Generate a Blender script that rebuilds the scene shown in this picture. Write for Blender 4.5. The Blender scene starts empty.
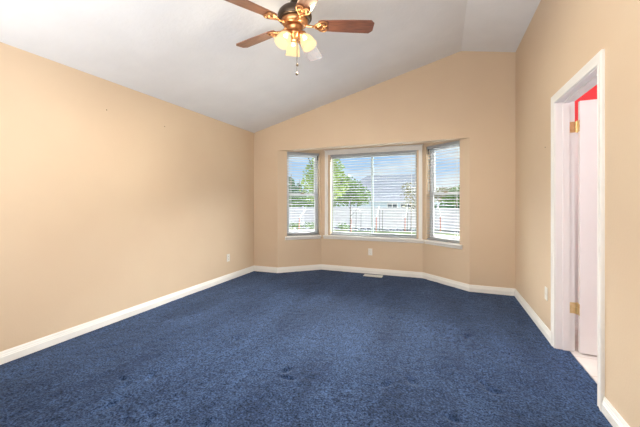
import bpy, bmesh, math, random
from mathutils import Vector, Matrix, noise
random.seed(7)
R = math.radians
SC = bpy.context.scene
COL = SC.collection

# ------------------------------------------------------------------ camera
cd = bpy.data.cameras.new('camera'); cam = bpy.data.objects.new('camera', cd); COL.objects.link(cam)
cd.sensor_width = 36.0; cd.sensor_fit = 'HORIZONTAL'; cd.lens = 312.0 / 640 * 36
cd.shift_y = -12.5 / 640; cd.clip_start = 0.05; cd.clip_end = 500
cam.location = (0, 0, 1.22); cam.rotation_euler = (R(90), 0, R(21.5))
SC.camera = cam

# ------------------------------------------------------------------ colour management
SC.view_settings.view_transform = 'Standard'; SC.view_settings.look = 'None'
SC.view_settings.gamma = 1.0; SC.view_settings.use_curve_mapping = False
SC.view_settings.exposure = 0.0

# ------------------------------------------------------------------ sky
SKY_FILL = 74.0
W = bpy.data.worlds.new('sky'); SC.world = W; W.use_nodes = True
nt = W.node_tree; nt.nodes.clear()
def wn(t): return nt.nodes.new(t)
tc = wn('ShaderNodeTexCoord'); sep = wn('ShaderNodeSeparateXYZ'); nt.links.new(tc.outputs['Generated'], sep.inputs[0])
ramp = wn('ShaderNodeValToRGB'); nt.links.new(sep.outputs['Z'], ramp.inputs[0])
ramp.color_ramp.elements[0].position = 0.0; ramp.color_ramp.elements[0].color = (.66, .80, .95, 1)
ramp.color_ramp.elements[1].position = 0.5; ramp.color_ramp.elements[1].color = (.20, .43, .82, 1)
e = ramp.color_ramp.elements.new(.16); e.color = (.36, .60, .93, 1)
mp = wn('ShaderNodeMapping'); mp.inputs['Scale'].default_value = (3, 3, 9); nt.links.new(tc.outputs['Generated'], mp.inputs[0])
nz = wn('ShaderNodeTexNoise'); nz.inputs['Scale'].default_value = 1.6; nz.inputs['Detail'].default_value = 6; nt.links.new(mp.outputs[0], nz.inputs['Vector'])
cr = wn('ShaderNodeValToRGB'); cr.color_ramp.elements[0].position = .46; cr.color_ramp.elements[1].position = .66; nt.links.new(nz.outputs['Fac'], cr.inputs[0])
mx = wn('ShaderNodeMix'); mx.data_type = 'RGBA'; nt.links.new(cr.outputs[0], mx.inputs[0])
nt.links.new(ramp.outputs[0], mx.inputs[6]); mx.inputs[7].default_value = (.92, .95, .98, 1)
# bright sky band added to light the room, above what the windows show
def smooth(sock, a, b, lo=0.0, hi=1.0):
    r = wn('ShaderNodeMapRange'); r.interpolation_type = 'SMOOTHSTEP'; nt.links.new(sock, r.inputs['Value'])
    r.inputs['From Min'].default_value = a; r.inputs['From Max'].default_value = b; r.inputs['To Min'].default_value = lo; r.inputs['To Max'].default_value = hi
    return r.outputs['Result']
def mul(p, q):
    m_ = wn('ShaderNodeMath'); m_.operation = 'MULTIPLY'; nt.links.new(p, m_.inputs[0]); nt.links.new(q, m_.inputs[1]); return m_.outputs[0]
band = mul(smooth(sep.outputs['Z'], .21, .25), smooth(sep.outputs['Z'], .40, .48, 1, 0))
sky_fill = mul(band, smooth(sep.outputs['Y'], -.1, .12, 0, 1))
mb = wn('ShaderNodeMix'); mb.data_type = 'RGBA'; nt.links.new(sky_fill, mb.inputs[0]); nt.links.new(mx.outputs[2], mb.inputs[6])
mb.inputs[7].default_value = (SKY_FILL, SKY_FILL * .98, SKY_FILL * .95, 1)
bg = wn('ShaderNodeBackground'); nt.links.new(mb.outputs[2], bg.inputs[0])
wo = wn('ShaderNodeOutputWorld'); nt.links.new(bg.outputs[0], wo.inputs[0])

# ------------------------------------------------------------------ sun and large lights
def light(name, kind, loc, rot, power, color, **kw):
    d = bpy.data.lights.new(name, kind); d.energy = power; d.color = color
    for k, v in kw.items(): setattr(d, k, v)
    o = bpy.data.objects.new(name, d); COL.objects.link(o); o.location = loc; o.rotation_euler = rot
    return o
light('sun', 'SUN', (0, -10, 20), (R(48), 0, R(-28)), 2.2, (1, .95, .86), angle=R(.6))
# fill light added behind the camera; the rear wall has no window
light('rear_fill', 'AREA', (-1.15, -.34, 1.2), (R(141), 0, 0), 138, (.92, .96, 1.0), shape='RECTANGLE', size=3.0, size_y=1.6)
LAMP_W = 12            # bare bulb glow through each shade
SPOT_W = 50            # light out of each shade's mouth
LAMP_C = (1.0, .93, .79)

# ------------------------------------------------------------------ materials
def mat(name, c1, c2=None, scale=8, rough=.6, metal=0, bump=0, bscale=None, coat=0, detail=3, stretch=None, spec=.5, emis=None, estr=0):
    m = bpy.data.materials.new(name); m.use_nodes = True
    n = m.node_tree; p = n.nodes['Principled BSDF']
    p.inputs['Roughness'].default_value = rough; p.inputs['Metallic'].default_value = metal
    p.inputs['Coat Weight'].default_value = coat; p.inputs['Coat Roughness'].default_value = .15; p.inputs['Coat IOR'].default_value = 2.0
    p.inputs['Specular IOR Level'].default_value = spec
    t = n.nodes.new('ShaderNodeTexCoord'); mpn = n.nodes.new('ShaderNodeMapping')
    n.links.new(t.outputs['Object'], mpn.inputs[0])
    if stretch: mpn.inputs['Scale'].default_value = stretch
    nz = n.nodes.new('ShaderNodeTexNoise'); nz.inputs['Scale'].default_value = scale; nz.inputs['Detail'].default_value = detail
    n.links.new(mpn.outputs[0], nz.inputs['Vector'])
    r = n.nodes.new('ShaderNodeValToRGB')
    r.color_ramp.elements[0].position = .35; r.color_ramp.elements[1].position = .65
    if c2 is None: c2 = tuple(x * .96 for x in c1)
    r.color_ramp.elements[0].color = (*c2, 1); r.color_ramp.elements[1].color = (*c1, 1)
    n.links.new(nz.outputs['Fac'], r.inputs[0]); n.links.new(r.outputs[0], p.inputs['Base Color'])
    if bump:
        nb = n.nodes.new('ShaderNodeTexNoise'); nb.inputs['Scale'].default_value = bscale or scale; nb.inputs['Detail'].default_value = 3
        n.links.new(t.outputs['Object'], nb.inputs['Vector'])
        b = n.nodes.new('ShaderNodeBump'); b.inputs['Strength'].default_value = bump; b.inputs['Distance'].default_value = .01
        n.links.new(nb.outputs['Fac'], b.inputs['Height']); n.links.new(b.outputs[0], p.inputs['Normal'])
    if emis:
        p.inputs['Emission Color'].default_value = (*emis, 1); p.inputs['Emission Strength'].default_value = estr
    return m
def srgb(r, g, b):
    f = lambda v: (v / 255 / 12.92) if v <= 10 else ((v / 255 + .055) / 1.055) ** 2.4
    return (f(r), f(g), f(b))

M = {}
M['wall'] = mat('tan_paint', srgb(213, 191, 164), srgb(210, 187, 160), 1.5, .55, bump=.06, bscale=70, spec=.4)
M['ceiling'] = mat('white_ceiling_texture', srgb(232, 233, 235), srgb(228, 229, 231), 3, .9, bump=.25, bscale=28, spec=.2)
M['trim'] = mat('white_trim_paint', srgb(236, 234, 230), srgb(232, 230, 226), 4, .35)
M['door'] = mat('white_door_paint', srgb(238, 232, 232), srgb(235, 229, 229), 4, .4)
M['red'] = mat('red_bathroom_paint', srgb(240, 52, 58), srgb(236, 48, 54), 3, .6)
M['vinyl'] = mat('white_vinyl', srgb(196, 199, 202), None, 4, .3)
M['sash_shaded'] = mat('shaded_sash_grey', srgb(140, 152, 150), None, 4, .45)  # backlit shade put into the colour of the middle window's sashes
M['slat'] = mat('white_blind_slat', srgb(166, 170, 175), None, 5, .4)
M['cord'] = mat('blind_cord', srgb(215, 214, 208), None, 20, .8)
M['plate'] = mat('white_plastic_plate', srgb(232, 230, 224), None, 10, .35)
M['dark'] = mat('dark_slot', srgb(40, 36, 34), None, 10, .6)
M['brass'] = mat('polished_brass', srgb(232, 208, 160), srgb(214, 184, 130), 30, .28, metal=.6)
M['bronze'] = mat('dark_bronze', srgb(92, 78, 64), srgb(74, 62, 52), 14, .38, metal=.75)
M['copper'] = mat('antique_copper', srgb(204, 150, 104), srgb(176, 122, 80), 16, .3, metal=.9)
M['wood'] = mat('reddish_walnut', srgb(150, 98, 74), srgb(112, 70, 53), 9, .3, coat=1, stretch=(1.2, 14, 6), detail=6)
M['tile'] = mat('pale_bath_tile', srgb(238, 232, 228), srgb(230, 222, 218), 6, .25)
M['lock'] = mat('tan_sash_lock', srgb(150, 128, 104), None, 10, .4)
M['hook'] = mat('grey_hook_plastic', srgb(96, 92, 88), None, 10, .4)
M['register'] = mat('white_register_enamel', srgb(228, 228, 226), None, 10, .4)

def glass_mat():
    m = bpy.data.materials.new('clear_window_glass'); m.use_nodes = True; n = m.node_tree; n.nodes.clear()
    tr = n.nodes.new('ShaderNodeBsdfTransparent'); gl = n.nodes.new('ShaderNodeBsdfGlossy'); gl.inputs['Roughness'].default_value = .4
    tr.inputs['Color'].default_value = (.94, .97, .97, 1)
    fr = n.nodes.new('ShaderNodeFresnel'); fr.inputs['IOR'].default_value = 1.05
    mxs = n.nodes.new('ShaderNodeMixShader'); o = n.nodes.new('ShaderNodeOutputMaterial')
    n.links.new(fr.outputs[0], mxs.inputs[0]); n.links.new(tr.outputs[0], mxs.inputs[1]); n.links.new(gl.outputs[0], mxs.inputs[2])
    n.links.new(mxs.outputs[0], o.inputs[0]); return m
M['glass'] = glass_mat()

def shade_mat():
    m = bpy.data.materials.new('frosted_lamp_glass'); m.use_nodes = True; n = m.node_tree; n.nodes.clear()
    tl = n.nodes.new('ShaderNodeBsdfTranslucent'); tl.inputs['Color'].default_value = (.006, .005, .0035, 1)
    df = n.nodes.new('ShaderNodeBsdfDiffuse'); df.inputs['Color'].default_value = (.01, .009, .007, 1)
    tr = n.nodes.new('ShaderNodeBsdfTransparent'); tr.inputs['Color'].default_value = (1, .96, .88, 1)
    em = n.nodes.new('ShaderNodeEmission'); em.inputs['Color'].default_value = (1, .74, .40, 1); em.inputs['Strength'].default_value = .62
    a = n.nodes.new('ShaderNodeMixShader'); a.inputs[0].default_value = .5
    b = n.nodes.new('ShaderNodeMixShader'); b.inputs[0].default_value = .5
    ad = n.nodes.new('ShaderNodeAddShader'); o = n.nodes.new('ShaderNodeOutputMaterial')
    n.links.new(tl.outputs[0], a.inputs[1]); n.links.new(df.outputs[0], a.inputs[2])
    n.links.new(a.outputs[0], b.inputs[1]); n.links.new(tr.outputs[0], b.inputs[2])
    n.links.new(b.outputs[0], ad.inputs[0]); n.links.new(em.outputs[0], ad.inputs[1])
    n.links.new(ad.outputs[0], o.inputs[0]); return m
M['shade'] = shade_mat()
M['bulb'] = mat('lit_bulb', (1, .95, .85), None, 5, .5, emis=(1, .9, .7), estr=6)

def carpet_mat():
    m = bpy.data.materials.new('blue_carpet_pile'); m.use_nodes = True; n = m.node_tree; p = n.nodes['Principled BSDF']
    p.inputs['Roughness'].default_value = .95; p.inputs['Specular IOR Level'].default_value = .1
    p.inputs['Sheen Weight'].default_value = .15; p.inputs['Sheen Roughness'].default_value = .45; p.inputs['Sheen Tint'].default_value = (.55, .7, 1, 1)
    t = n.nodes.new('ShaderNodeTexCoord')
    def nzn(s, d, r=.6):
        z = n.nodes.new('ShaderNodeTexNoise'); z.inputs['Scale'].default_value = s; z.inputs['Detail'].default_value = d; z.inputs['Roughness'].default_value = r
        n.links.new(t.outputs['Object'], z.inputs['Vector']); return z
    fine = nzn(78, 2, .75); mid = nzn(22, 4, .7); big = nzn(1.6, 5, .62)
    st_ = n.nodes.new('ShaderNodeMapping'); st_.inputs['Scale'].default_value = (1.5, .55, 1); st_.inputs['Rotation'].default_value = (0, 0, R(16)); n.links.new(t.outputs['Object'], st_.inputs[0]); n.links.new(st_.outputs[0], big.inputs['Vector'])
    def ramp(z, a, b, c1, c2):
        r = n.nodes.new('ShaderNodeValToRGB'); r.color_ramp.elements[0].position = a; r.color_ramp.elements[1].position = b
        r.color_ramp.elements[0].color = (*c1, 1); r.color_ramp.elements[1].color = (*c2, 1); n.links.new(z.outputs['Fac'], r.inputs[0]); return r
    r1 = ramp(fine, .36, .64, srgb(10, 22, 48), srgb(64, 86, 124))
    r2 = ramp(mid, .3, .7, (.6, .6, .6), (1.3, 1.3, 1.3))
    r3 = ramp(big, .34, .66, (.56, .57, .62), (1.36, 1.34, 1.28))
    def mul(a, b):
        x = n.nodes.new('ShaderNodeMix'); x.data_type = 'RGBA'; x.blend_type = 'MULTIPLY'; x.inputs[0].default_value = 1
        n.links.new(a, x.inputs[6]); n.links.new(b, x.inputs[7]); return x.outputs[2]
    n.links.new(mul(mul(r1.outputs[0], r2.outputs[0]), r3.outputs[0]), p.inputs['Base Color'])
    b = n.nodes.new('ShaderNodeBump'); b.inputs['Strength'].default_value = .7; b.inputs['Distance'].default_value = .008
    n.links.new(fine.outputs['Fac'], b.inputs['Height']); n.links.new(b.outputs[0], p.inputs['Normal'])
    return m
M['carpet'] = carpet_mat()

# ------------------------------------------------------------------ mesh helpers
def obj(name, bm, m, parent=None, smooth=False, mtx=None):
    me = bpy.data.meshes.new(name)
    bmesh.ops.recalc_face_normals(bm, faces=bm.faces)
    bm.to_mesh(me); bm.free()
    if smooth:
        for p in me.polygons: p.use_smooth = True
    me.materials.append(m)
    o = bpy.data.objects.new(name, me); COL.objects.link(o)
    if parent: o.parent = parent
    if mtx is not None: o.matrix_local = mtx
    return o
def empty(name, loc=(0, 0, 0), rz=0, parent=None):
    o = bpy.data.objects.new(name, None); COL.objects.link(o); o.location = loc; o.rotation_euler = (0, 0, rz)
    o.empty_display_size = .1
    if parent: o.parent = parent
    return o
def tag(o, label=None, cat=None, group=None, kind=None):
    if label: o['label'] = label
    if cat: o['category'] = cat
    if group: o['group'] = group
    if kind: o['kind'] = kind
    return o
def struct(o, label=None): return tag(o, label, kind='structure')
def box(bm, a, b, mtx=None, bev=0):
    r = bmesh.ops.create_cube(bm, size=1)
    vs = r['verts']
    c = [(a[i] + b[i]) / 2 for i in range(3)]; s = [b[i] - a[i] for i in range(3)]
    for v in vs: v.co = Vector((c[0] + v.co.x * s[0], c[1] + v.co.y * s[1], c[2] + v.co.z * s[2]))
    if bev:
        es = list({e for v in vs for e in v.link_edges})
        q = bmesh.ops.bevel(bm, geom=es, offset=bev, segments=2, affect='EDGES', profile=.5)
        vs = list({v for f in q['faces'] for v in f.verts} | {v for v in vs if v.is_valid})
    if mtx is not None:
        for v in vs: v.co = mtx @ v.co
def B(*boxes, bev=0):
    bm = bmesh.new()
    for a, b in boxes: box(bm, a, b, bev=bev)
    return bm
def prism(bm, poly, fn0, fn1):
    """polygon list -> solid between two maps"""
    a = [bm.verts.new(fn0(p)) for p in poly]; b = [bm.verts.new(fn1(p)) for p in poly]
    bm.faces.new(a); bm.faces.new(b[::-1]); n = len(poly)
    for i in range(n): bm.faces.new((a[i], b[i], b[(i + 1) % n], a[(i + 1) % n]))
def tube(bm, pts, rad, seg=8, closed=False):
    pts = [Vector(p) for p in pts]; n = len(pts); rings = []
    if not hasattr(rad, '__len__'): rad = [rad] * n
    up = None
    for i in range(n):
        if closed: d = pts[(i + 1) % n] - pts[i - 1]
        else: d = pts[min(i + 1, n - 1)] - pts[max(i - 1, 0)]
        d.normalize()
        if up is None:
            up = Vector((0, 0, 1)) if abs(d.z) < .9 else Vector((1, 0, 0))
        s = d.cross(up).normalized(); up = s.cross(d).normalized()
        rings.append([bm.verts.new(pts[i] + (s * math.cos(2 * math.pi * k / seg) + up * math.sin(2 * math.pi * k / seg)) * rad[i]) for k in range(seg)])
    for i in range(n if closed else n - 1):
        a, b = rings[i], rings[(i + 1) % n]
        for k in range(seg): bm.faces.new((a[k], a[(k + 1) % seg], b[(k + 1) % seg], b[k]))
    if not closed: bm.faces.new(rings[0]); bm.faces.new(rings[-1][::-1])
def lathe(bm, prof, seg=32, mtx=None):
    """prof: list of (r, z)"""
    rings = []
    for r, z in prof:
        if r < 1e-5: rings.append([bm.verts.new((0, 0, z))])
        else: rings.append([bm.verts.new((r * math.cos(2 * math.pi * k / seg), r * math.sin(2 * math.pi * k / seg), z)) for k in range(seg)])
    for a, b in zip(rings, rings[1:]):
        if len(a) == 1 and len(b) == 1: continue
        for k in range(seg):
            k2 = (k + 1) % seg
            if len(a) == 1: bm.faces.new((a[0], b[k], b[k2]))
            elif len(b) == 1: bm.faces.new((a[k], a[k2], b[0]))
            else: bm.faces.new((a[k], a[k2], b[k2], b[k]))
    if mtx is not None:
        for ring in rings:
            for v in ring: v.co = mtx @ v.co
def sweep2d(path, profile, fn, closed=False):
    """sweep profile [(a, b)] along planar path; a = offset to the right of travel, b = second axis; fn(u, v, b) -> 3D"""
    bm = bmesh.new(); n = len(path); rows = []
    for i in range(n):
        def nrm(p, q):
            d = Vector((q[0] - p[0], q[1] - p[1])).normalized(); return Vector((d.y, -d.x))
        if i == 0: m_ = nrm(path[0], path[1])
        elif i == n - 1: m_ = nrm(path[-2], path[-1])
        else:
            n1, n2 = nrm(path[i - 1], path[i]), nrm(path[i], path[i + 1]); m_ = (n1 + n2) / (1 + n1.dot(n2))
        rows.append([bm.verts.new(fn(path[i][0] + m_.x * a, path[i][1] + m_.y * a, b)) for a, b in profile])
    k = len(profile)
    for r, s in zip(rows, rows[1:]):
        for j in range(k): bm.faces.new((r[j], r[(j + 1) % k], s[(j + 1) % k], s[j]))
    bm.faces.new(rows[0]); bm.faces.new(rows[-1][::-1])
    return bm

# ------------------------------------------------------------------ room dimensions
XL, XR, YB, YR = -3.08, .87, 4.66, -.5
RX, RZ = .23, 3.263                    # ridge of the vault
ZL = 2.41                              # wall height at the left wall
ZR = 3.135
WT = .14                               # partition thickness
A_, B_, D_, C_ = Vector((-2.61, 4.66)), Vector((-2.02, 5.19)), Vector((-.29, 5.19)), Vector((.335, 4.66))
HEAD, BAYZ = 2.075, 2.20
OPY0, OPY1, OPZ = 2.347, 3.115, 2.030    # bathroom doorway
XO = XR + .126                         # bathroom side of the right wall

def ceil_z(x): return ZL + (RZ - ZL) * (x - XL) / (RX - XL) if x < RX else RZ + (ZR - RZ) * (x - RX) / (XR - RX)

# floor: dense carpet with gentle lumps and dents
dents = []
rd = random.Random(3)
for px, py in ((-1.05, 2.0), (-1.0, 1.92), (-2.05, 1.5), (-1.95, 1.45), (-1.85, 1.3), (-1.65, 1.22), (-1.55, 1.3), (-1.9, 1.6), (-1.2, 1.35), (-.62, 1.25), (-1.7, 2.3), (-.35, 2.1), (-.2, 2.2), (.25, 2.35), (.3, 2.28), (.1, 1.75), (.05, 1.9), (-.15, 1.55), (.42, 1.75), (-.5, 3.3), (.2, 3.1)):
    dents.append((px, py, rd.uniform(.03, .055), rd.uniform(.014, .022), rd.uniform(0, 3.14), rd.uniform(.014, .024)))
def floor_h(x, y):
    h = .006 * noise.noise(Vector((x * 1.5, y * 1.5, 0))) + .004 * noise.noise(Vector((x * 6, y * 4, 3))) + .003 * noise.noise(Vector((x * 18, y * 18, 7)))
    for dx, dy, a, b, r, d in dents:
        u, v = x - dx, y - dy
        if abs(u) < .2 and abs(v) < .2:
            p, q = u * math.cos(r) + v * math.sin(r), -u * math.sin(r) + v * math.cos(r)
            h -= d * math.exp(-(p / a) ** 2 - (q / b) ** 2)
    return h - .002
def in_floor(x, y):
    if y <= YB + .02:
        if x <= XR + .01: return True
        return OPY0 - .01 <= y <= OPY1 + .01 and x < .966
    if y > 5.20: return False
    t = (y - YB) / .53
    return A_.x - .03 + t * .59 <= x <= C_.x + .03 - t * .625
def make_floor():
    st = .014; vs = []; fs = []; idx = {}
    nx, ny = int(round((.966 - (XL - .02)) / st)), int(round((5.22 - (YR - .02)) / st))
    for i in range(nx):
        for j in range(ny):
            x, y = XL - .02 + (i + .5) * st, YR - .02 + (j + .5) * st
            if not in_floor(x, y): continue
            q = []
            for di, dj in ((0, 0), (1, 0), (1, 1), (0, 1)):
                k = (i + di, j + dj)
                if k not in idx:
                    xx, yy = XL - .02 + k[0] * st, YR - .02 + k[1] * st
                    idx[k] = len(vs); vs.append((xx, yy, floor_h(xx, yy)))
                q.append(idx[k])
            fs.append(q)
    me = bpy.data.meshes.new('floor'); me.from_pydata(vs, [], fs)
    for p in me.polygons: p.use_smooth = True
    me.materials.append(M['carpet']); o = bpy.data.objects.new('floor', me); COL.objects.link(o)
    return struct(o, 'worn blue carpet floor')
make_floor()
struct(obj('trim_8', B(((XL - .1, YR - .1, -.25), (XR + .1, 5.3, -.04))), M['dark']), 'dark subfloor under the carpet')

# walls
struct(obj('wall_left', B(((XL - WT, YR - WT, -.1), (XL, YB + .3, ZL + .05))), M['wall']), 'tan left wall')
def wall_back():
    bm = bmesh.new()
    f0 = lambda p: Vector((p[0], YB, p[1])); f1 = lambda p: Vector((p[0], YB + .16, p[1]))
    prism(bm, [(XL, -.1), (A_.x, -.1), (A_.x, HEAD), (A_.x, ceil_z(A_.x) + .03), (XL, ZL + .03)], f0, f1)
    prism(bm, [(A_.x, HEAD), (C_.x, HEAD), (C_.x, ceil_z(C_.x) + .03), (RX, RZ + .03), (A_.x, ceil_z(A_.x) + .03)], f0, f1)
    prism(bm, [(C_.x, -.1), (XR, -.1), (XR, ZR + .03), (C_.x, ceil_z(C_.x) + .03), (C_.x, HEAD)], f0, f1)
    bmesh.ops.remove_doubles(bm, verts=bm.verts, dist=1e-5)
    # drop the inner partition faces between the three pieces so the wall is one solid
    dup = [f for f in bm.faces if abs(f.normal.x) > .9 and all(abs(v.co.x - A_.x) < 1e-4 or abs(v.co.x - C_.x) < 1e-4 for v in f.verts) and min(v.co.z for v in f.verts) > HEAD - .001]
    bmesh.ops.delete(bm, geom=dup, context='FACES_ONLY')
    return bm
struct(obj('wall_back', wall_back(), M['wall']), 'tan far wall around the bay')
def wall_right():
    x0, x1 = XR, XO
    y0, y1, z1 = OPY0 - .02, OPY1 + .02, OPZ + .02
    return B(((x0, YR - WT, -.1), (x1, y0, ZR + .05)), ((x0, y1, -.1), (x1, YB + .3, ZR + .05)), ((x0, y0, z1), (x1, y1, ZR + .05)))
struct(obj('wall_right', wall_right(), M['wall']), 'tan right wall with the doorway')
def wall_rear():
    bm = bmesh.new()
    prism(bm, [(XL, -.1), (XR, -.1), (XR, ZR + .03), (RX, RZ + .03), (XL, ZL + .03)], lambda p: Vector((p[0], YR, p[1])), lambda p: Vector((p[0], YR - WT, p[1])))
    return bm
struct(obj('wall_rear', wall_rear(), M['wall']), 'tan wall behind the camera')
def ceiling():
    bm = bmesh.new()
    prof = [(XL - WT, ZL - (RZ - ZL) / (RX - XL) * WT), (RX, RZ), (XR + .03, ceil_z(XR + .03)), (XR + .03, ceil_z(XR) + .12), (RX, RZ + .14), (XL - WT, ZL + .12)]
    prism(bm, prof, lambda p: Vector((p[0], YR - WT, p[1])), lambda p: Vector((p[0], YB + .3, p[1])))
    return bm
struct(obj('ceiling', ceiling(), M['ceiling']), 'white vaulted ceiling')
# roof over everything, keeps the sun out
struct(obj('trim_9', B(((XL - .6, YR - .6, 3.45), (3.6, YB + .35, 3.55))), M['ceiling']))

# bay walls in their own frames: x along the wall, y outward
def frame_of(p, q):
    d = q - p; return p, math.atan2(d.y, d.x), d.length
BT = .15
def bay_wall(name, p, q, x0, x1, z0, z1, m0, m1, label):
    org, ang, L = frame_of(p, q)
    bm = bmesh.new()
    def pier(xa, xb, za, zb, ea=0, eb=0):
        prism(bm, [(xa, 0), (xb, 0), (xb + eb, BT), (xa - ea, BT)], lambda s: Vector((s[0], s[1], za)), lambda s: Vector((s[0], s[1], zb)))
    pier(0, x0, -.1, 2.3, ea=m0); pier(x1, L, -.1, 2.3, eb=m1)
    pier(x0, x1, -.1, z0); pier(x0, x1, z1, 2.3)
    o = obj(name, bm, M['wall']); o.location = (org.x, org.y, 0); o.rotation_euler = (0, 0, ang)
    struct(o, label); return org, ang, L
mit = BT * math.tan(R(20.5))
SZ0, SZ1 = .615, 2.07
fl = bay_wall('wall_bay_left', A_, B_, .165, .765, SZ0, SZ1, 0, mit, 'angled left bay wall')
fc = bay_wall('wall_bay_center', B_, D_, .165, 1.63, SZ0, 2.035, mit, mit, 'middle bay wall')
fr_ = bay_wall('wall_bay_right', D_, C_, (.82 - .765), .82 - .155, SZ0, SZ1, mit, 0, 'angled right bay wall')
bmc = bmesh.new()
prism(bmc, [(A_.x, YB + .1), (B_.x - .2, 5.4), (D_.x + .2, 5.4), (C_.x, YB + .1)], lambda p: Vector((p[0], p[1], BAYZ)), lambda p: Vector((p[0], p[1], BAYZ + .1)))
struct(obj('ceiling_bay', bmc, M['wall']), 'tan painted bay soffit')

# baseboards
BBH = .092
prof = [(0, 0), (.016, 0), (.016, .052), (.0125, .057), (.0125, .063), (.009, .072), (.009, .078), (.005, BBH), (0, BBH)]
def bb(name, path, pre=None, post=None):
    full = ([pre] if pre else []) + path + ([post] if post else [])
    bm = bmesh.new(); rows = []
    def nrm(p, q):
        d = (Vector(q) - Vector(p)).normalized(); return Vector((d.y, -d.x))
    off = 1 if pre else 0
    for i in range(off, off + len(path)):
        if i == 0: m_ = nrm(full[0], full[1])
        elif i == len(full) - 1: m_ = nrm(full[-2], full[-1])
        else:
            n1, n2 = nrm(full[i - 1], full[i]), nrm(full[i], full[i + 1]); m_ = (n1 + n2) / (1 + n1.dot(n2))
        rows.append([bm.verts.new((full[i][0] + m_.x * a, full[i][1] + m_.y * a, b)) for a, b in prof])
    k = len(prof)
    for r, s in zip(rows, rows[1:]):
        for j in range(k): bm.faces.new((r[j], r[(j + 1) % k], s[(j + 1) % k], s[j]))
    bm.faces.new(rows[0]); bm.faces.new(rows[-1][::-1])
    struct(obj(name, bm, M['trim']))
P = [(XL, YR), (XL, YB), (A_.x, YB), tuple(B_), tuple(D_), (C_.x, YB), (XR, YB), (XR, OPY1 + .072)]
nm = ['baseboard_left', 'baseboard_back', 'baseboard_bay_left', 'baseboard_bay_center', 'baseboard_bay_right', 'baseboard_corner', 'baseboard_right']
for i, n_ in enumerate(nm): bb(n_, P[i:i + 2], P[i - 1] if i else None, P[i + 2] if i + 2 < len(P) else None)
bb('baseboard_near', [(XR, OPY0 - .072), (XR, YR)])

# ------------------------------------------------------------------ doorway, jambs, casing, door
cas = [(0, 0), (0, .011), (.006, .014), (.012, .011), (.020, .012), (.040, .016), (.052, .019), (.060, .019), (.064, .015), (.064, 0)]
g = .005
def casing(name, side):
    x = XR if side < 0 else XO
    path = [(OPY0 - g, 0), (OPY0 - g, OPZ + g), (OPY1 + g, OPZ + g), (OPY1 + g, 0)]
    # travel up the near side: right of travel is into the opening, so offsets go negative
    bm = sweep2d(path, [(-a, b) for a, b in cas], lambda u, v, b: Vector((x + side * b, u, v)))
    struct(obj(name, bm, M['trim']), 'white moulded casing round the bathroom doorway')
casing('trim_1', -1)
def jamb():
    bm = B(((XR, OPY0 - .02, 0), (XO, OPY0, OPZ)), ((XR, OPY1, 0), (XO, OPY1 + .02, OPZ)), ((XR, OPY0 - .02, OPZ), (XO, OPY1 + .02, OPZ + .02)))
    sx0, sx1, d = XR + .045, XO - .037, .011
    box(bm, (sx0, OPY0, 0), (sx1, OPY0 + d, OPZ - d)); box(bm, (sx0, OPY1 - d, 0), (sx1, OPY1, OPZ - d)); box(bm, (sx0, OPY0, OPZ - d), (sx1, OPY1, OPZ))
    return bm
struct(obj('trim_3', jamb(), M['door']), 'white door jamb and stop')

# door swung into the bathroom; hinge pin on the far jamb, leaf lies along +x from the pin
HX, HY = XO + .012, OPY1 - .010
door = empty('door_1', (HX, HY, 0), R(-1)); struct(door, 'white bathroom door standing open into the bathroom')
def door_panel():
    w, t, z0, z1 = .745, .035, .012, 2.016
    x0, y1 = .006, -.006; y0 = y1 - t
    bm = bmesh.new()
    # stiles, rails and raised panels of a six panel door, one mesh
    xs = [0, .11, .33, .415, .635, w]; zs = [z0, .24, .83, 1.02, 1.57, 1.69, 1.91, z1]
    for i in (0, 2, 4): box(bm, (x0 + xs[i], y0, z0), (x0 + xs[i + 1], y1, z1))
    for k in (0, 2, 4, 6):
        for i in (1, 3): box(bm, (x0 + xs[i], y0, zs[k]), (x0 + xs[i + 1], y1, zs[k + 1]))
    for k in (1, 3, 5):
        for i in (1, 3):
            box(bm, (x0 + xs[i], y0 + .009, zs[k]), (x0 + xs[i + 1], y1 - .009, zs[k + 1]))
            box(bm, (x0 + xs[i] + .03, y0 + .003, zs[k] + .03), (x0 + xs[i + 1] - .03, y1 - .003, zs[k + 1] - .03), bev=.004)
    return bm
obj('door_panel', door_panel(), M['door'], door)
for hz in (1.82, .352):
    bm = bmesh.new()
    for k in range(5):
        tube(bm, [(0, 0, hz - .044 + k * .0178), (0, 0, hz - .044 + k * .0178 + .0165)], .009, 12)
    tube(bm, [(0, 0, hz - .05), (0, 0, hz + .05)], .0045, 10)
    box(bm, (-.046, .0065, hz - .044), (0, .009, hz + .044))        # leaf on the jamb
    box(bm, (.003, -.040, hz - .044), (.0058, 0, hz + .044))           # leaf on the door edge
    h = obj('hinge', bm, M['brass'], door); h['label'] = 'brass hinge'
    bm = bmesh.new()
    for sx, sz in ((-.03, .028), (-.03, -.028), (-.016, 0)):
        lathe(bm, [(0, -.001), (.0042, -.0005), (.0045, .0015)], 10, Matrix.Translation((sx - .004, .006, hz + sz)) @ Matrix.Rotation(R(-90), 4, 'X'))
    obj('screw', bm, M['brass'], h)
for s in (1, -1):
    bm = bmesh.new()
    y = -.006 if s > 0 else -.041
    lathe(bm, [(0, 0), (.032, 0), (.032, .006), (.012, .012), (.012, .035), (.024, .044), (.028, .056), (.022, .068), (0, .072)], 20,
          Matrix.Translation((.685, y, .94)) @ Matrix.Rotation(R(-90 * s), 4, 'X'))
    obj('door_knob', bm, M['brass'], door, smooth=True)

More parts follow.
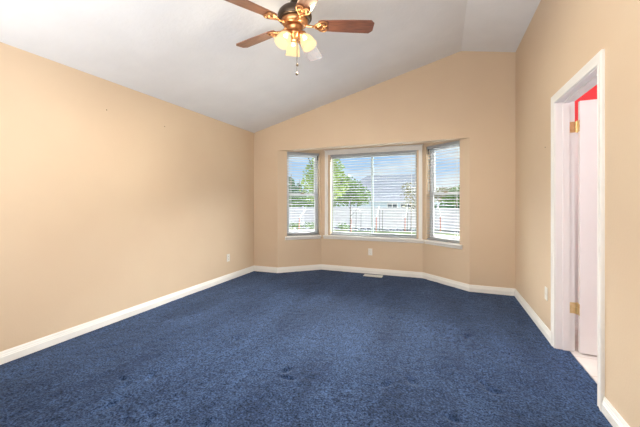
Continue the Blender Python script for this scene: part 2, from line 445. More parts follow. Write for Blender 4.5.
# bathroom shell
BX, BY0, BY1 = 3.2, .9, 3.9
struct(obj('floor_bathroom', B(((.966, BY0, -.08), (BX, BY1, -.002))), M['tile']), 'pale tile bathroom floor')
bm = bmesh.new()
for i in range(1, 8): box(bm, (XO + .3 * i - .02, BY0, -.002), (XO + .3 * i - .016, BY1, -.0012))
for j in range(0, 11): box(bm, (.966, BY0 + .02 + .3 * j, -.002), (BX, BY0 + .024 + .3 * j, -.0012))
M['grout'] = mat('grout', srgb(196, 178, 170), None, 20, .9)
struct(obj('trim_7', bm, M['grout']), 'grout lines of the bathroom tile')
struct(obj('wall_bathroom_far', B(((XO, BY1, -.1), (BX, BY1 + .1, 2.5))), M['red']), 'red far wall of the bathroom')
struct(obj('wall_bathroom_right', B(((BX, BY0 - .1, -.1), (BX + .1, BY1 + .1, 2.5))), M['red']))
struct(obj('wall_bathroom_near', B(((XO, BY0 - .1, -.1), (BX, BY0, 2.5))), M['red']))
struct(obj('ceiling_bathroom', B(((XO, BY0 - .1, 2.44), (BX + .1, BY1 + .1, 2.54))), M['ceiling']))
struct(obj('trim_4', B(((XO + .002, BY1 - .03, .1), (2.2, BY1 - .001, 1.98)), ((XO + .002, BY1 - .018, 0), (2.2, BY1 - .001, .075)), ((BX - .03, BY0 + .03, 0), (BX - .001, BY1 - .03, 1.98)), ((XO + .002, BY0 + .001, 0), (BX - .03, BY0 + .03, 1.98)), ((2.2, BY1 - .03, 0), (BX - .03, BY1 - .001, 1.98))), M['door']), 'white panelling seen behind the door gap, carried round the unseen bathroom walls to cut red bounce')  # panels on the other bathroom walls are added to cut red bounce
bl = empty('added_ceiling_light', (2.2, 2.7, 2.44)); tag(bl, 'unseen round white ceiling light added to light the red bathroom', 'light')  # unseen fixture, added with its lamp to brighten the bathroom
bm = bmesh.new(); lathe(bm, [(0, 0), (.16, 0), (.16, -.02), (0, -.02)], 32); obj('base', bm, M['trim'], bl)
M['diffuser'] = mat('lit_diffuser', (.95, .93, .88), None, 4, .4, emis=(1, .9, .8), estr=14)
bm = bmesh.new(); lathe(bm, [(.145, -.02), (.14, -.05), (.1, -.085), (.05, -.098), (0, -.1)], 32); obj('diffuser', bm, M['diffuser'], bl, smooth=True)
light('bathroom_fill_lamp', 'POINT', (2.2, 2.7, 2.27), (0, 0, 0), 46, (.93, .97, 1), shadow_soft_size=.1)

# ------------------------------------------------------------------ windows
def sill(par, x0, x1, hl=.035, hr=.035, dep_in=.055, dep_out=.09):
    bm = bmesh.new(); z = SZ0
    pr = [(dep_out, z), (-dep_in + .012, z), (-dep_in + .003, z - .006), (-dep_in, z - .014), (-dep_in + .003, z - .024), (-dep_in + .02, z - .030), (-.02, z - .032), (-.02, z - .058), (-.012, z - .064), (0, z - .066), (0, z - .030), (dep_out, z - .03)]
    # horn to the left and right of the opening does not enter the wall
    xa, xb = x0 - hl, x1 + hr
    pin = [(0, z), *pr[1:10]]
    prism(bm, pin, lambda p: Vector((xa, p[0], p[1])), lambda p: Vector((xb, p[0], p[1])))
    box(bm, (x0, 0, z - .012), (x1, dep_out, z + .002))
    return obj('window_sill', bm, M['trim'], par)
def hung_window(name, fr, x0, x1, z0, z1, label, horns):
    org, ang, L = fr
    w = empty(name, (org.x, org.y, 0), ang); struct(w, label)
    ya, yb = .085, .148
    f = .032
    obj('window_frame', B(((x0, ya, z0), (x0 + f, yb, z1)), ((x1 - f, ya, z0), (x1, yb, z1)), ((x0 + f, ya, z0), (x1 - f, yb, z0 + f)), ((x0 + f, ya, z1 - f), (x1 - f, yb, z1)), bev=.003), M['vinyl'], w)
    zm = 1.335; xa, xb = x0 + f, x1 - f
    for nm_, za, zb, y0 in (('sash', z0 + f, zm + .022, ya + .006), ('sash', zm - .022, z1 - f, ya + .032)):
        t = .03; y1 = y0 + .024
        s = obj(nm_, B(((xa, y0, za), (xa + t, y1, zb)), ((xb - t, y0, za), (xb, y1, zb)), ((xa + t, y0, za), (xb - t, y1, za + t + .01)), ((xa + t, y0, zb - t - .01), (xb - t, y1, zb)), bev=.002), M['vinyl'], w)
        obj('pane', B(((xa + t - .002, y0 + .009, za + t), (xb - t + .002, y0 + .013, zb - t))), M['glass'], s)
    bm = B(((x0 + (x1 - x0) / 2 - .03, ya - .006, zm + .01), (x0 + (x1 - x0) / 2 + .03, ya + .016, zm + .03)), bev=.003)
    obj('sash_lock', bm, M['lock'], w)
    sill(w, x0, x1, *horns); return w
def slider_window(name, fr, x0, x1, z0, z1, label):
    org, ang, L = fr
    w = empty(name, (org.x, org.y, 0), ang); struct(w, label)
    ya, yb, f = .085, .148, .03
    obj('window_frame', B(((x0, ya, z0), (x0 + f, yb, z1)), ((x1 - f, ya, z0), (x1, yb, z1)), ((x0 + f, ya, z0), (x1 - f, yb, z0 + f)), ((x0 + f, ya, z1 - f), (x1 - f, yb, z1)), bev=.003), M['vinyl'], w)
    xm = (x0 + x1) / 2
    for xa, xb, y0 in ((x0 + f, xm + .014, ya + .032), (xm - .014, x1 - f, ya + .006)):
        t = .026; za, zb = z0 + f, z1 - f; y1 = y0 + .024
        s = obj('sash', B(((xa, y0, za), (xa + t, y1, zb)), ((xb - t, y0, za), (xb, y1, zb)), ((xa + t, y0, za), (xb - t, y1, za + t)), ((xa + t, y0, zb - t), (xb - t, y1, zb)), bev=.002), M['sash_shaded'], w)
        obj('pane', B(((xa + t - .002, y0 + .009, za + t - .002), (xb - t + .002, y0 + .013, zb - t + .002))), M['glass'], s)
    # casing boards with a small cap
    c = .052
    bm = B(((x0 - c, -.02, z0), (x0 + .004, 0, z1)), ((x1 - .004, -.02, z0), (x1 + c, 0, z1)), ((x0 - c, -.022, z1 - .004), (x1 + c, 0, z1 + .066)), bev=.003)
    box(bm, (x0 - c - .014, -.034, z1 + .066), (x1 + c + .014, 0, z1 + .078), bev=.003)
    obj('window_casing', bm, M['trim'], w)
    sill(w, x0 - .04, x1 + .04)
    return w
def blind(name, fr, x0, x1, z0, z1, label, wand_left, tilt=-5):
    org, ang, L = fr
    w = empty(name, (org.x, org.y, 0), ang); tag(w, label, 'window blind')
    w.location = (org.x, org.y, 0)
    xa, xb = x0 + .006, x1 - .006; yc = .044
    obj('headrail', B(((xa, .016, z1 - .045), (xb, .070, z1 - .001)), bev=.003), M['slat'], w)
    bm = bmesh.new(); pitch = .0445; z = z1 - .068
    zb = z0 + .028
    ca, sa = math.cos(R(tilt)), math.sin(R(tilt)); n = 0
    while z > zb + .02:
        cs = []
        for s in (-1, -.35, .35, 1):
            u = s * .0245; h = .0032 * (1 - s * s)
            cs.append((yc + u * ca - h * sa, z + u * sa + h * ca))
        poly = cs + [(y, q - .0026) for y, q in reversed(cs)]
        prism(bm, poly, lambda p: Vector((xa, p[0], p[1])), lambda p: Vector((xb, p[0], p[1])))
        z -= pitch; n += 1
    obj('slats', bm, M['slat'], w)
    obj('bottom_rail', B(((xa, .020, z0 + .006), (xb, .068, z0 + .024)), bev=.003), M['slat'], w)
    Lw = xb - xa
    for q in ((.14, .86) if Lw < .8 else (.07, .5, .93)):
        bm = bmesh.new(); xx = xa + Lw * q
        for yy in (yc - .0262, yc + .0262): tube(bm, [(xx, yy, z0 + .02), (xx, yy, z1 - .04)], .0011, 5)
        obj('ladder_cord', bm, M['cord'], w)
    xw = xa + .035 if wand_left else xb - .035
    bm = bmesh.new(); tube(bm, [(xw, .012, z1 - .12), (xw, .011, z1 - .66)], .0036, 8)
    tube(bm, [(xw, .011, z1 - .66), (xw, .011, z1 - .71)], .006, 8)
    obj('tilt_wand', bm, M['cord'], w)
    bm = bmesh.new(); tube(bm, [(xw, .012, z1 - .05), (xw, .010, z1 - .125)], .0065, 8); box(bm, (xw - .008, .004, z1 - .075), (xw + .008, .0155, z1 - .045), bev=.002)
    obj('wand_hook', bm, M['hook'], w)['label'] = 'grey wand hook'
    xc = xb - .05 if wand_left else xa + .05
    bm = bmesh.new()
    for k in (-.006, .006): tube(bm, [(xc + k, .012, z1 - .05), (xc + k * .6, .012, z1 - .9)], .0013, 5)
    cd_ = obj('pull_cord', bm, M['cord'], w)
    bm = bmesh.new(); lathe(bm, [(0, .03), (.004, .028), (.008, 0), (.007, -.006), (0, -.007)], 10, Matrix.Translation((xc, .012, z1 - .92)))
    obj('tassel', bm, M['lock'], cd_)
    return w
hung_window('window_1', fl, .165, .765, SZ0, SZ1, 'narrow left bay window', (.035, .012))
slider_window('window_2', fc, .125, 1.665, SZ0, 2.035, 'wide middle bay window')
hung_window('window_3', fr_, .055, .665, SZ0, SZ1, 'narrow right bay window', (.012, .045))
blind('window_blind', fl, .165, .765, SZ0, SZ1, 'white horizontal slat blind in the narrow left bay window', False)
blind('window_blind', fc, .125, 1.665, SZ0, 2.035, 'wide white horizontal slat blind in the middle bay window', True)
blind('window_blind', fr_, .055, .665, SZ0, SZ1, 'white horizontal slat blind in the narrow right bay window', True)

# ------------------------------------------------------------------ outlets, register, nails
def outlet(loc, rz, label, blank=False):
    w = empty('wall_outlet' if not blank else 'wall_plate', loc, rz); tag(w, label, 'outlet' if not blank else 'wall plate')
    obj('cover_plate', B(((-.035, -.006, -.058), (.035, 0, .058)), bev=.003), M['plate'], w)
    if blank:
        obj('jack', B(((-.008, -.0085, -.009), (.008, -.0055, .009)), bev=.001), M['plate'], w)
        return
    for s in (.02, -.02):
        r = obj('receptacle', B(((-.017, -.0085, s - .014), (.017, -.0055, s + .014)), bev=.0015), M['plate'], w)
        obj('slot', B(((-.008, -.0092, s - .002), (-.006, -.0082, s + .008)), ((.006, -.0092, s - .002), (.008, -.0082, s + .007)), ((-.002, -.0092, s - .010), (.002, -.0082, s - .006))), M['dark'], r)
    bm = bmesh.new(); lathe(bm, [(0, .0015), (.003, .001), (.0035, 0)], 10, Matrix.Translation((0, -.006, 0)) @ Matrix.Rotation(R(90), 4, 'X')); obj('screw', bm, M['plate'], w)
outlet((XL, 3.955, .345), R(90), 'white duplex outlet low on the left wall')
outlet((-1.135, 5.19, .365), 0, 'white duplex outlet under the middle bay window')
outlet((XR, 3.37, .385), R(-90), 'white wall plate low on the right wall beside the doorway', True)

rg = empty('floor_register', (-1.055, 5.03, .002)); tag(rg, 'white metal floor vent in the carpet below the middle bay window', 'floor vent')
fx, fy = .152, .065
obj('frame', B(((-fx, -fy, 0), (fx, -fy + .018, .008)), ((-fx, fy - .018, 0), (fx, fy, .008)), ((-fx, -fy + .018, 0), (-fx + .02, fy - .018, .008)), ((fx - .02, -fy + .018, 0), (fx, fy - .018, .008)), bev=.002), M['register'], rg)
bm = bmesh.new()
for i in range(22):
    x = -fx + .026 + i * .0118; box(bm, (x, -fy + .018, .001), (x + .006, fy - .018, .007))
box(bm, (-fx + .02, -.004, .001), (fx - .02, .004, .0075))
obj('louvers', bm, M['register'], rg)
obj('duct', B(((-fx + .012, -fy + .012, -.001), (fx - .012, fy - .012, .001))), M['dark'], rg)

def nail(loc, rz, label):
    bm = bmesh.new(); lathe(bm, [(0, .004), (.0045, .0035), (.005, .002), (.002, .0015), (.002, -.004)], 10, Matrix.Rotation(R(90), 4, 'X'))
    o = obj('wall_nail', bm, M['dark']); o.location = loc; o.rotation_euler = (0, 0, rz); tag(o, label, 'nail')
def on_left(px, py):
    th = R(21.5); u = (px - 320) / 312; rx, ry = u * math.cos(th) - math.sin(th), u * math.sin(th) + math.cos(th)
    d = XL / rx; return (XL, ry * d, 1.22 + (201 - py) / 312 * d)
nail(on_left(106.5, 110), R(90), 'small dark nail high on the left wall, the one nearer the camera')
nail(on_left(164.5, 126.5), R(90), 'small dark nail high on the left wall, the one nearer the bay')
nail((XR, 3.40, 1.71), R(-90), 'small dark nail on the right wall left of the doorway')

# ------------------------------------------------------------------ ceiling fan
FX, FY, FZ = -1.069, 2.179, 2.585        # blade plane
fan = empty('ceiling_fan', (FX, FY, FZ)); tag(fan, 'five-blade wooden ceiling fan with three lit tulip lamps', 'ceiling fan')
zc = ceil_z(FX) - FZ
bm = bmesh.new(); lathe(bm, [(0, zc + .03), (.068, zc + .02), (.07, zc - .03), (.055, zc - .06), (.02, zc - .085), (0, zc - .085)], 32)
obj('canopy', bm, M['bronze'], fan, smooth=True)
bm = bmesh.new(); tube(bm, [(0, 0, .13), (0, 0, zc - .05)], .022, 16); lathe(bm, [(.024, .19), (.034, .18), (.036, .14), (.05, .125), (0, .125)], 24); obj('downrod', bm, M['bronze'], fan, smooth=True)
bm = bmesh.new()
lathe(bm, [(0, .135), (.045, .134), (.075, .128), (.105, .112), (.125, .09), (.133, .066), (.133, .052), (.126, .046), (.126, .040), (.110, .036), (0, .036)], 40)
obj('motor_housing', bm, M['bronze'], fan, smooth=True)
bm = bmesh.new(); lathe(bm, [(0, .037), (.100, .037), (.104, .028), (.100, .012), (.086, -.004), (.066, -.012), (0, -.012)], 40)
obj('motor_bowl', bm, M['copper'], fan, smooth=True)
bm = bmesh.new()
lathe(bm, [(.040, -.010), (.062, -.016), (.062, -.030), (.050, -.038), (.047, -.060), (.052, -.064), (.052, -.072), (.044, -.082), (.026, -.094), (.018, -.106), (.010, -.112), (0, -.114)], 32)
obj('switch_housing', bm, M['copper'], fan, smooth=True)
# blades
def blade_bm():
    bm = bmesh.new()
    r0, r1 = .182, .615
    outl = []
    up = [(r0, .046), (r0 + .02, .055), (.30, .060), (.45, .066), (.588, .068), (r1, .040)]
    lo = [(r1, -.040), (.588, -.068), (.45, -.066), (.30, -.060), (r0 + .02, -.055), (r0, -.046)]
    poly = up + lo
    prism(bm, poly, lambda p: Vector((p[0], p[1], -.003)), lambda p: Vector((p[0], p[1], .003)))
    return bm
def iron_bm():
    bm = bmesh.new()
    z = -.010
    tube(bm, [(.075, 0, .006), (.10, 0, -.006), (.13, 0, z), (.165, 0, z - .001)], [.011, .010, .008, .008], 8)
    def heart(sc, cx, rad):
        pts = []
        for k in range(28):
            t = 2 * math.pi * k / 28
            x = 16 * math.sin(t) ** 3; y = 13 * math.cos(t) - 5 * math.cos(2 * t) - 2 * math.cos(3 * t) - math.cos(4 * t)
            pts.append((cx + y * sc * 1.15, x * sc, z))
        tube(bm, pts, rad, 6, closed=True)
    heart(.0032, .207, .0065); heart(.0017, .212, .005)
    for s in (1, -1):
        pts = [(.15, 0, z), (.165, s * .018, z), (.19, s * .034, z), (.215, s * .030, z), (.225, s * .016, z), (.212, s * .010, z)]
        tube(bm, pts, [.007, .007, .006, .006, .005, .004], 6)
    box(bm, (.165, -.018, z + .001), (.235, .018, z + .006))
    for x, y in ((.20, .03), (.20, -.03), (.232, 0)):
        lathe(bm, [(0, -.006), (.005, -.005), (.006, 0), (.006, .006)], 10, Matrix.Translation((x, y, z)))
    return bm
b0 = None; i0 = None
for k in range(5):
    az = R(90 + 6.1 + 72 * k)
    rot = Matrix.Rotation(az, 4, 'Z') @ Matrix.Rotation(R(-11), 4, 'X')
    if b0 is None:
        b0 = obj('blade', blade_bm(), M['wood'], fan); i0 = obj('blade_iron', iron_bm(), M['copper'], b0, smooth=True); bld = b0
        i0['label'] = 'scrolled brass blade bracket'
    else:
        bld = b0.copy(); COL.objects.link(bld); bld.parent = fan
        ir = i0.copy(); COL.objects.link(ir); ir.parent = bld
    bld.matrix_local = rot
# light kit: three tulip shades
for k in range(3):
    az = R(90 + 34 + 120 * k)
    rot = Matrix.Rotation(az, 4, 'Z')
    bm = bmesh.new()
    pts = [(.03, 0, -.062), (.045, 0, -.056), (.056, 0, -.062), (.062, 0, -.078)]
    tube(bm, pts, [.010, .009, .009, .010], 10)
    tl = Matrix.Translation((.062, 0, -.076)) @ Matrix.Rotation(R(-30), 4, 'Y')
    lathe(bm, [(0, .012), (.018, .010), (.027, 0), (.029, -.022), (.024, -.026)], 24, tl)
    arm = obj('lamp_arm', bm, M['copper'], fan, smooth=True, mtx=rot)
    bm = bmesh.new()
    out = [(.024, -.012), (.030, -.026), (.043, -.046), (.052, -.070), (.055, -.094), (.056, -.110), (.060, -.124)]
    inn = [(r - .003, z) for r, z in reversed(out)]
    lathe(bm, out + inn, 32, tl)
    sh = obj('lamp_shade', bm, M['shade'], arm, smooth=True)
    sh['label'] = 'lit frosted tulip shade'
    bm = bmesh.new(); lathe(bm, [(0, -.02), (.013, -.022), (.014, -.036), (.018, -.046), (0, -.052)], 20, tl)
    obj('bulb', bm, M['bulb'], arm, smooth=True)
    pw = Matrix.Translation((FX, FY, FZ)) @ rot @ tl @ Vector((0, 0, -.082))
    light('fan_lamp', 'POINT', pw, (0, 0, 0), LAMP_W, LAMP_C, shadow_soft_size=.024)
    dq = (rot @ tl).to_quaternion()
    light('fan_lamp_beam', 'SPOT', Matrix.Translation((FX, FY, FZ)) @ rot @ tl @ Vector((0, 0, -.118)), dq.to_euler(), SPOT_W, LAMP_C, shadow_soft_size=.03, spot_size=R(172), spot_blend=.5)
for (cx, cy, zt, zb) in ((.022, -.008, -.10, -.385), (-.006, .06, -.10, -.285)):
    bm = bmesh.new(); z = zt
    tube(bm, [(cx, cy, zt), (cx, cy, zb)], .0016, 6)
    ch = obj('pull_chain', bm, M['bronze'], fan)
    bm = bmesh.new(); lathe(bm, [(0, .014), (.004, .012), (.010, .003), (.0105, -.004), (.006, -.011), (0, -.012)], 14, Matrix.Translation((cx, cy, zb)))
    obj('chain_fob', bm, M['bronze'], ch, smooth=True)

# ------------------------------------------------------------------ outside
GZ = -1.15
M['lawn'] = mat('lawn', srgb(84, 98, 46), srgb(58, 74, 32), 3, .95, bump=.5, bscale=20)
M['gravel'] = mat('pale_gravel', srgb(100, 101, 106), srgb(76, 78, 86), 14, .95, bump=.6, bscale=14)
M['bounce_slab'] = mat('pale_bounce_slab', srgb(205, 203, 198), srgb(195, 193, 188), 4, .9)  # surface of the added light-bouncing slab
M['soil'] = mat('dark_bed', srgb(56, 58, 70), srgb(36, 38, 46), 5, .95, bump=.5, bscale=9)
M['fence'] = mat('pale_grey_fence', srgb(206, 204, 208), srgb(188, 186, 192), 1.5, .7, stretch=(1, 1, 8))
M['siding'] = mat('pale_blue_siding', srgb(176, 194, 206), srgb(170, 188, 200), 2, .7)
M['shingle'] = mat('grey_shingle', srgb(142, 146, 156), srgb(116, 120, 130), 5, .9, bump=.3, bscale=9, stretch=(1, 3, 6))
M['winglass'] = mat('dark_window', srgb(70, 78, 88), None, 3, .15)
M['white'] = mat('white_exterior_paint', srgb(200, 200, 200), None, 3, .6)
M['redwood'] = mat('reddish_stake', srgb(176, 112, 88), srgb(150, 88, 66), 6, .8)
M['stake'] = mat('dark_green_stake', srgb(74, 84, 70), None, 6, .7)
M['rock'] = mat('pale_rock', srgb(140, 144, 152), srgb(104, 110, 120), 3, .9, bump=.5, bscale=6)
M['bark'] = mat('bark', srgb(96, 80, 66), srgb(68, 56, 46), 5, .95, bump=.6, bscale=8)

bm = bmesh.new(); box(bm, (-80, 5.6, GZ - .2), (80, 140, GZ)); struct(obj('floor_yard', bm, M['lawn']), 'green back lawn')
struct(obj('trim_5', B(((-20, 24.7, GZ), (12, 26.9, GZ + .03))), M['gravel']), 'pale gravel bed along the fence')
struct(obj('trim_6', B(((-20, 25.7, GZ + .03), (12, 26.6, GZ + .06))), M['soil']), 'dark planting strip along the fence')

struct(obj('trim_10', B(((-7, 5.7, GZ), (5, 15.5, GZ + .05))), M['bounce_slab']), 'unseen pale slab added under the bay to bounce light in')  # unseen slab added to bounce light up through the windows
# fence
FYY = 27.0
fe = empty('fence', (-4, FYY, GZ)); tag(fe, 'pale grey panel fence across the end of the yard', 'fence')
for i in range(13):
    x = -15.6 + i * 2.4
    if i < 12:
        bm = bmesh.new()
        box(bm, (x + .06, -.02, 1.68), (x + 2.34, .03, 1.80)); box(bm, (x + .06, -.02, .08), (x + 2.34, .03, .20))
        for k in range(15): box(bm, (x + .06 + k * .152, -.006 + .004 * (k % 2), .2), (x + .06 + k * .152 + .15, .018, 1.68))
        obj('panel', bm, M['fence'], fe)
    bm = B(((x - .06, -.06, 0), (x + .06, .06, 1.84))); box(bm, (x - .075, -.075, 1.84), (x + .075, .075, 1.88)); obj('post', bm, M['fence'], fe)

# neighbour's house
HO = empty('house', (-6.5, 37, GZ)); tag(HO, 'pale blue neighbouring house with wide grey shingle roof behind the fence', 'house')
hx0, hx1, hy0, hy1, hw = -6.0, 4.6, -3, 7, 2.45
obj('wall', B(((hx0, hy0, 0), (hx1, hy1, hw))), M['siding'], HO)
bm = bmesh.new(); rz = hw + 3.1; o_ = .5
v = [(hx0 - o_, hy0 - o_, hw - .12), (hx1 + o_, hy0 - o_, hw - .12), (hx1 + o_, hy1 + o_, hw - .12), (hx0 - o_, hy1 + o_, hw - .12), (hx0 + 3.6, 2, rz), (hx1 + o_, 2, rz)]
vv = [bm.verts.new(p) for p in v]
for f in ((0, 1, 5, 4), (1, 2, 5), (2, 3, 4, 5), (3, 0, 4), (3, 2, 1, 0)): bm.faces.new([vv[i] for i in f])
roof = obj('roof', bm, M['shingle'], HO)
obj('gutter', B(((hx0 - o_, hy0 - o_ - .1, hw - .22), (hx1 + o_, hy0 - o_, hw - .06))), M['white'], HO)
for x0, x1 in ((.9, 2.0), (2.3, 3.7), (4.15, 4.5)):
    f = obj('window', B(((x0, hy0 - .05, 1.05), (x1, hy0 + .02, 2.15))), M['white'], HO)
    xm = (x0 + x1) / 2
    obj('pane', B(((x0 + .07, hy0 - .07, 1.12), (xm - .04, hy0 - .04, 1.58)), ((xm + .04, hy0 - .07, 1.12), (x1 - .07, hy0 - .04, 1.58)), ((x0 + .07, hy0 - .07, 1.66), (xm - .04, hy0 - .04, 2.08)), ((xm + .04, hy0 - .07, 1.66), (x1 - .07, hy0 - .04, 2.08))), M['winglass'], f)
bm = B(((-5.4, 1.0, 2.4), (-4.7, 1.8, 5.7)), ((-5.5, .9, 5.55), (-4.6, 1.9, 5.7))); obj('chimney', bm, M['white'], HO)
for x, y in ((3.0, -1.0), (-.9, -2.0)):
    bm = bmesh.new(); zr = hw - .12 + (y - hy0 + .5) / 5.5 * 3.2; tube(bm, [(x, y, zr - .1), (x, y, zr + .32)], .07, 10); obj('vent_pipe', bm, M['white'], roof)

# trees
def leafmat(n, a, b): return mat(n, a, b, .9, .8, detail=5, spec=.2)
M['leaf_lime'] = leafmat('lime_leaves', srgb(150, 172, 88), srgb(106, 134, 58))
M['leaf_mid'] = leafmat('mid_green_leaves', srgb(106, 136, 70), srgb(70, 102, 46))
M['leaf_dark'] = leafmat('dark_green_leaves', srgb(84, 116, 84), srgb(54, 84, 58))
M['leaf_olive'] = leafmat('olive_leaves', srgb(150, 142, 112), srgb(110, 108, 78))
def foliage(blobs, n, size, seed):
    r = random.Random(seed); vs = []; fs = []
    tot = sum(b[3] * b[4] for b in blobs)
    for cx, cy, cz, rr, rz in blobs:
        for _ in range(int(n * rr * rz / tot)):
            d = Vector((r.gauss(0, 1), r.gauss(0, 1), r.gauss(0, 1))).normalized() * (r.random() ** .45)
            k = 1 + .18 * noise.noise(d * 3 + Vector((cx, cy, seed)))
            p = Vector((cx + d.x * rr * k, cy + d.y * rr * k, cz + d.z * rz * k))
            a = Vector((r.gauss(0, 1), r.gauss(0, 1), r.gauss(0, .7))).normalized(); b = a.cross(Vector((r.gauss(0, 1), r.gauss(0, 1), r.gauss(0, 1)))).normalized()
            s = size * r.uniform(.6, 1.3); i = len(vs)
            vs += [p - a * s, p + b * s * .45, p + a * s, p - b * s * .45]; fs.append((i, i + 1, i + 2, i + 3))
    me = bpy.data.meshes.new('foliage'); me.from_pydata(vs, [], fs); return me
def tree(name, loc, blobs, n, size, lm, label, cat='tree', trunk=None, group=None, seed=1):
    t = empty(name, loc); tag(t, label, cat, group)
    me = foliage(blobs, n, size, seed); me.materials.append(M[lm]); o = bpy.data.objects.new('foliage', me); COL.objects.link(o); o.parent = t
    h, rd_ = trunk if trunk else (1, .08)
    bm = bmesh.new(); tube(bm, [(0, 0, 0), (.03, .02, h * .5), (0, .05, h)], [rd_ * 1.2, rd_, rd_ * .5], 8)
    for k in range(5):
        a = k * 1.3; tube(bm, [(0, .03, h * (.45 + .1 * k)), (math.cos(a) * h * .16, math.sin(a) * h * .16, h * (.62 + .1 * k)), (math.cos(a) * h * .24, math.sin(a) * h * .24, h * (.8 + .1 * k))], [rd_ * .5, rd_ * .35, rd_ * .12], 6)
    obj('trunk', bm, M['bark'], t)
    return t
TH = R(21.5)
def at(px, d):
    u = (px - 320) / 312
    return Vector(((u * math.cos(TH) - math.sin(TH)) * d, (u * math.sin(TH) + math.cos(TH)) * d, GZ))
tree('lime_tree', at(325, 18.2), [(0, 0, 4.1, 1.1, 1.3), (-.7, .2, 3.3, .9, 1.1), (.5, 0, 3.4, .9, .9), (.15, 0, 4.8, .7, .8)], 2600, .13, 'leaf_lime', 'tall lime green leafy tree standing on the lawn before the fence', trunk=(4.5, .12), seed=2)
tree('round_tree', at(350, 21.8), [(0, 0, 2.95, 1.2, .95), (-.8, .1, 2.8, .9, .8), (.75, 0, 2.7, .8, .7), (-.2, 0, 3.6, .7, .5)], 2600, .13, 'leaf_mid', 'bushy mid green tree hiding the left end of the grey roof', trunk=(2.8, .035), seed=5)
tree('sparse_tree', at(411, 25), [(0, 0, 2.7, .9, 1.2), (-.3, 0, 3.4, .5, .5)], 420, .11, 'leaf_olive', 'sparse olive brown tree in front of the right end of the grey roof', trunk=(3.4, .03), seed=6)
tree('conifer', at(291, 36), [(0, 0, 2.2, 1.2, 1.4), (0, 0, 3.6, .8, 1.0), (0, 0, 4.5, .4, .7)], 1700, .17, 'leaf_dark', 'dark green conifer beyond the fence seen at the left edge of the left bay window', trunk=(4.5, .12), seed=8)
tree('conifer', at(299, 40), [(0, 0, 2.0, 1.2, 1.3), (0, 0, 3.2, .9, 1.0), (0, 0, 4.1, .4, .6)], 1700, .17, 'leaf_dark', 'dark green conifer beyond the fence, right of the taller conifer', trunk=(4.2, .12), seed=9)
tree('hedge', at(304, 31.5), [(-2.2, .6, 2.0, 1.2, .9), (-.8, .3, 2.1, 1.2, .9), (.8, 0, 2.1, 1.2, .9), (2.2, -.3, 2.0, 1.2, .8)], 3400, .15, 'leaf_mid', 'low green hedge behind the fence in the left bay window', cat='hedge', trunk=(1.6, .08), seed=10)
tree('broad_tree', at(460, 32.5), [(0, 0, 2.9, 1.4, 1.1), (1.2, .4, 3.1, 1.4, 1.3), (-.9, 0, 2.3, 1.0, .8)], 3000, .16, 'leaf_mid', 'broad green tree beyond the fence in the right bay window', trunk=(3.2, .12), seed=12)
tree('round_tree', at(441, 49), [(0, 0, 3.3, 1.7, 1.3), (-1.5, 0, 3.1, 1.4, 1.2), (1.2, 0, 3.4, 1.3, 1.2)], 2200, .16, 'leaf_olive', 'greyish olive tree just right of the grey-roofed house', trunk=(2.8, .1), seed=13)
tree('hedge', at(452, 29), [(-1.8, 0, 1.65, 1.0, .45), (-.5, 0, 1.7, 1.0, .45), (.8, 0, 1.7, 1.0, .45), (2.0, 0, 1.65, 1.0, .4)], 2400, .12, 'leaf_dark', 'dark low hedge rising over the fence in the right bay window', cat='hedge', trunk=(1.4, .07), seed=14)
for px, d, s, lab in ((343, 25.6, 1, 'low green shrub at the fence foot left of the arched stake'), (293, 26.6, 1.1, 'low green shrub at the fence foot at the left edge of the left bay window'), (310, 26.4, 1.2, 'low green shrub at the fence foot right of the leaning stake')):
    tree('shrub', at(px, d), [(0, 0, .32, .55 * s, .3), (.4, 0, .25, .4 * s, .22)], 420, .07, 'leaf_mid', lab, cat='shrub', trunk=(.3, .02), seed=int(px))

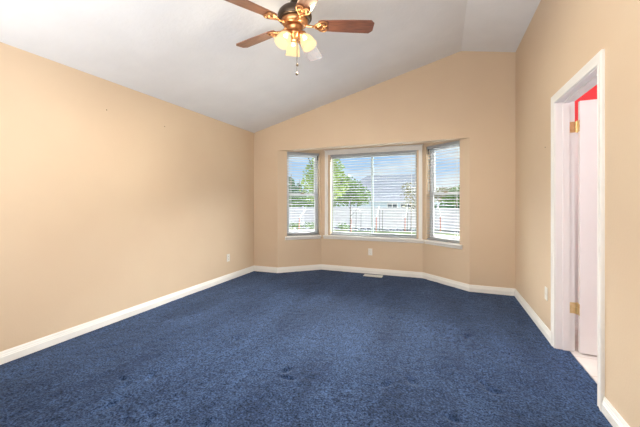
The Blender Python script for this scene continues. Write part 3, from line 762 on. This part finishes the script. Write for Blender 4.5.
# garden stakes: reddish lower pole, white top
def stake(px, d, hgt, lean, label, arch=False, thin=()):
    p = at(px, d); t = empty('garden_stake', p, R(21.5)); tag(t, label, 'garden stake')
    zb, zt = hgt * .58, hgt
    bm = bmesh.new(); tube(bm, [(0, 0, -.05), (lean * .08, 0, zb)], .045, 8); obj('pole', bm, M['redwood'], t)
    bm = bmesh.new()
    if arch: tube(bm, [(lean * .08, 0, zb), (.02, 0, zt - .1), (.15, 0, zt), (.55, 0, zt), (.72, 0, zt - .25)], .05, 8)
    else: tube(bm, [(lean * .08, 0, zb - .02), (lean * .4, 0, zb + (zt - zb) * .4), (lean, 0, zt)], [.05, .055, .05], 8)
    obj('top', bm, M['white'], t)['label'] = 'white upper part of the stake'
    for x, h in thin:
        bm = bmesh.new(); tube(bm, [(x, .1, -.05), (x + .02, .1, h)], .028, 6); obj('support', bm, M['stake'], t)
stake(299, 25, 1.75, .55, 'leaning stake with white top in the left bay window')
stake(351, 24.2, 1.75, 0, 'stake with white arched top in the left half of the middle bay window', arch=True, thin=((.4, 1.5), (.78, 1.4)))
stake(376.2, 24.2, 2.0, .22, 'red and white stake beside the centre stile of the middle bay window', thin=((.28, 1.7), (.5, 1.65)))
stake(405, 24.2, 1.9, .16, 'red and white stake at the right side of the middle bay window', thin=((.2, 1.5),))
stake(440.5, 23.4, 2.05, -.2, 'red and white stake in the right bay window')

rr = random.Random(11)
for i in range(26):
    px = (349.5 + i * 3.2) if i < 22 else (289 + (i - 22) * 6)
    if min(abs(px - q) for q in (351, 376.2, 379.8, 382.6, 405, 407.6, 440.5, 299)) < 1.5: continue
    p = at(px, 24.7 + .75 * (i % 2))
    bm = bmesh.new(); bmesh.ops.create_icosphere(bm, subdivisions=2, radius=1)
    s = (rr.uniform(.14, .2), rr.uniform(.12, .18), rr.uniform(.08, .14))
    for v in bm.verts:
        k = 1 + .25 * noise.noise(v.co * 1.6 + Vector((i, 0, 0))); v.co = Vector((v.co.x * s[0] * k, v.co.y * s[1] * k, v.co.z * s[2] * k))
    o = obj('garden_rock', bm, M['rock'], smooth=True); o.location = (p.x, p.y, GZ + .05); o.rotation_euler = (0, 0, rr.uniform(0, 6))
    tag(o, 'pale rounded rock lying in the gravel bed before the fence', 'rock', 'pale rocks in the gravel bed')
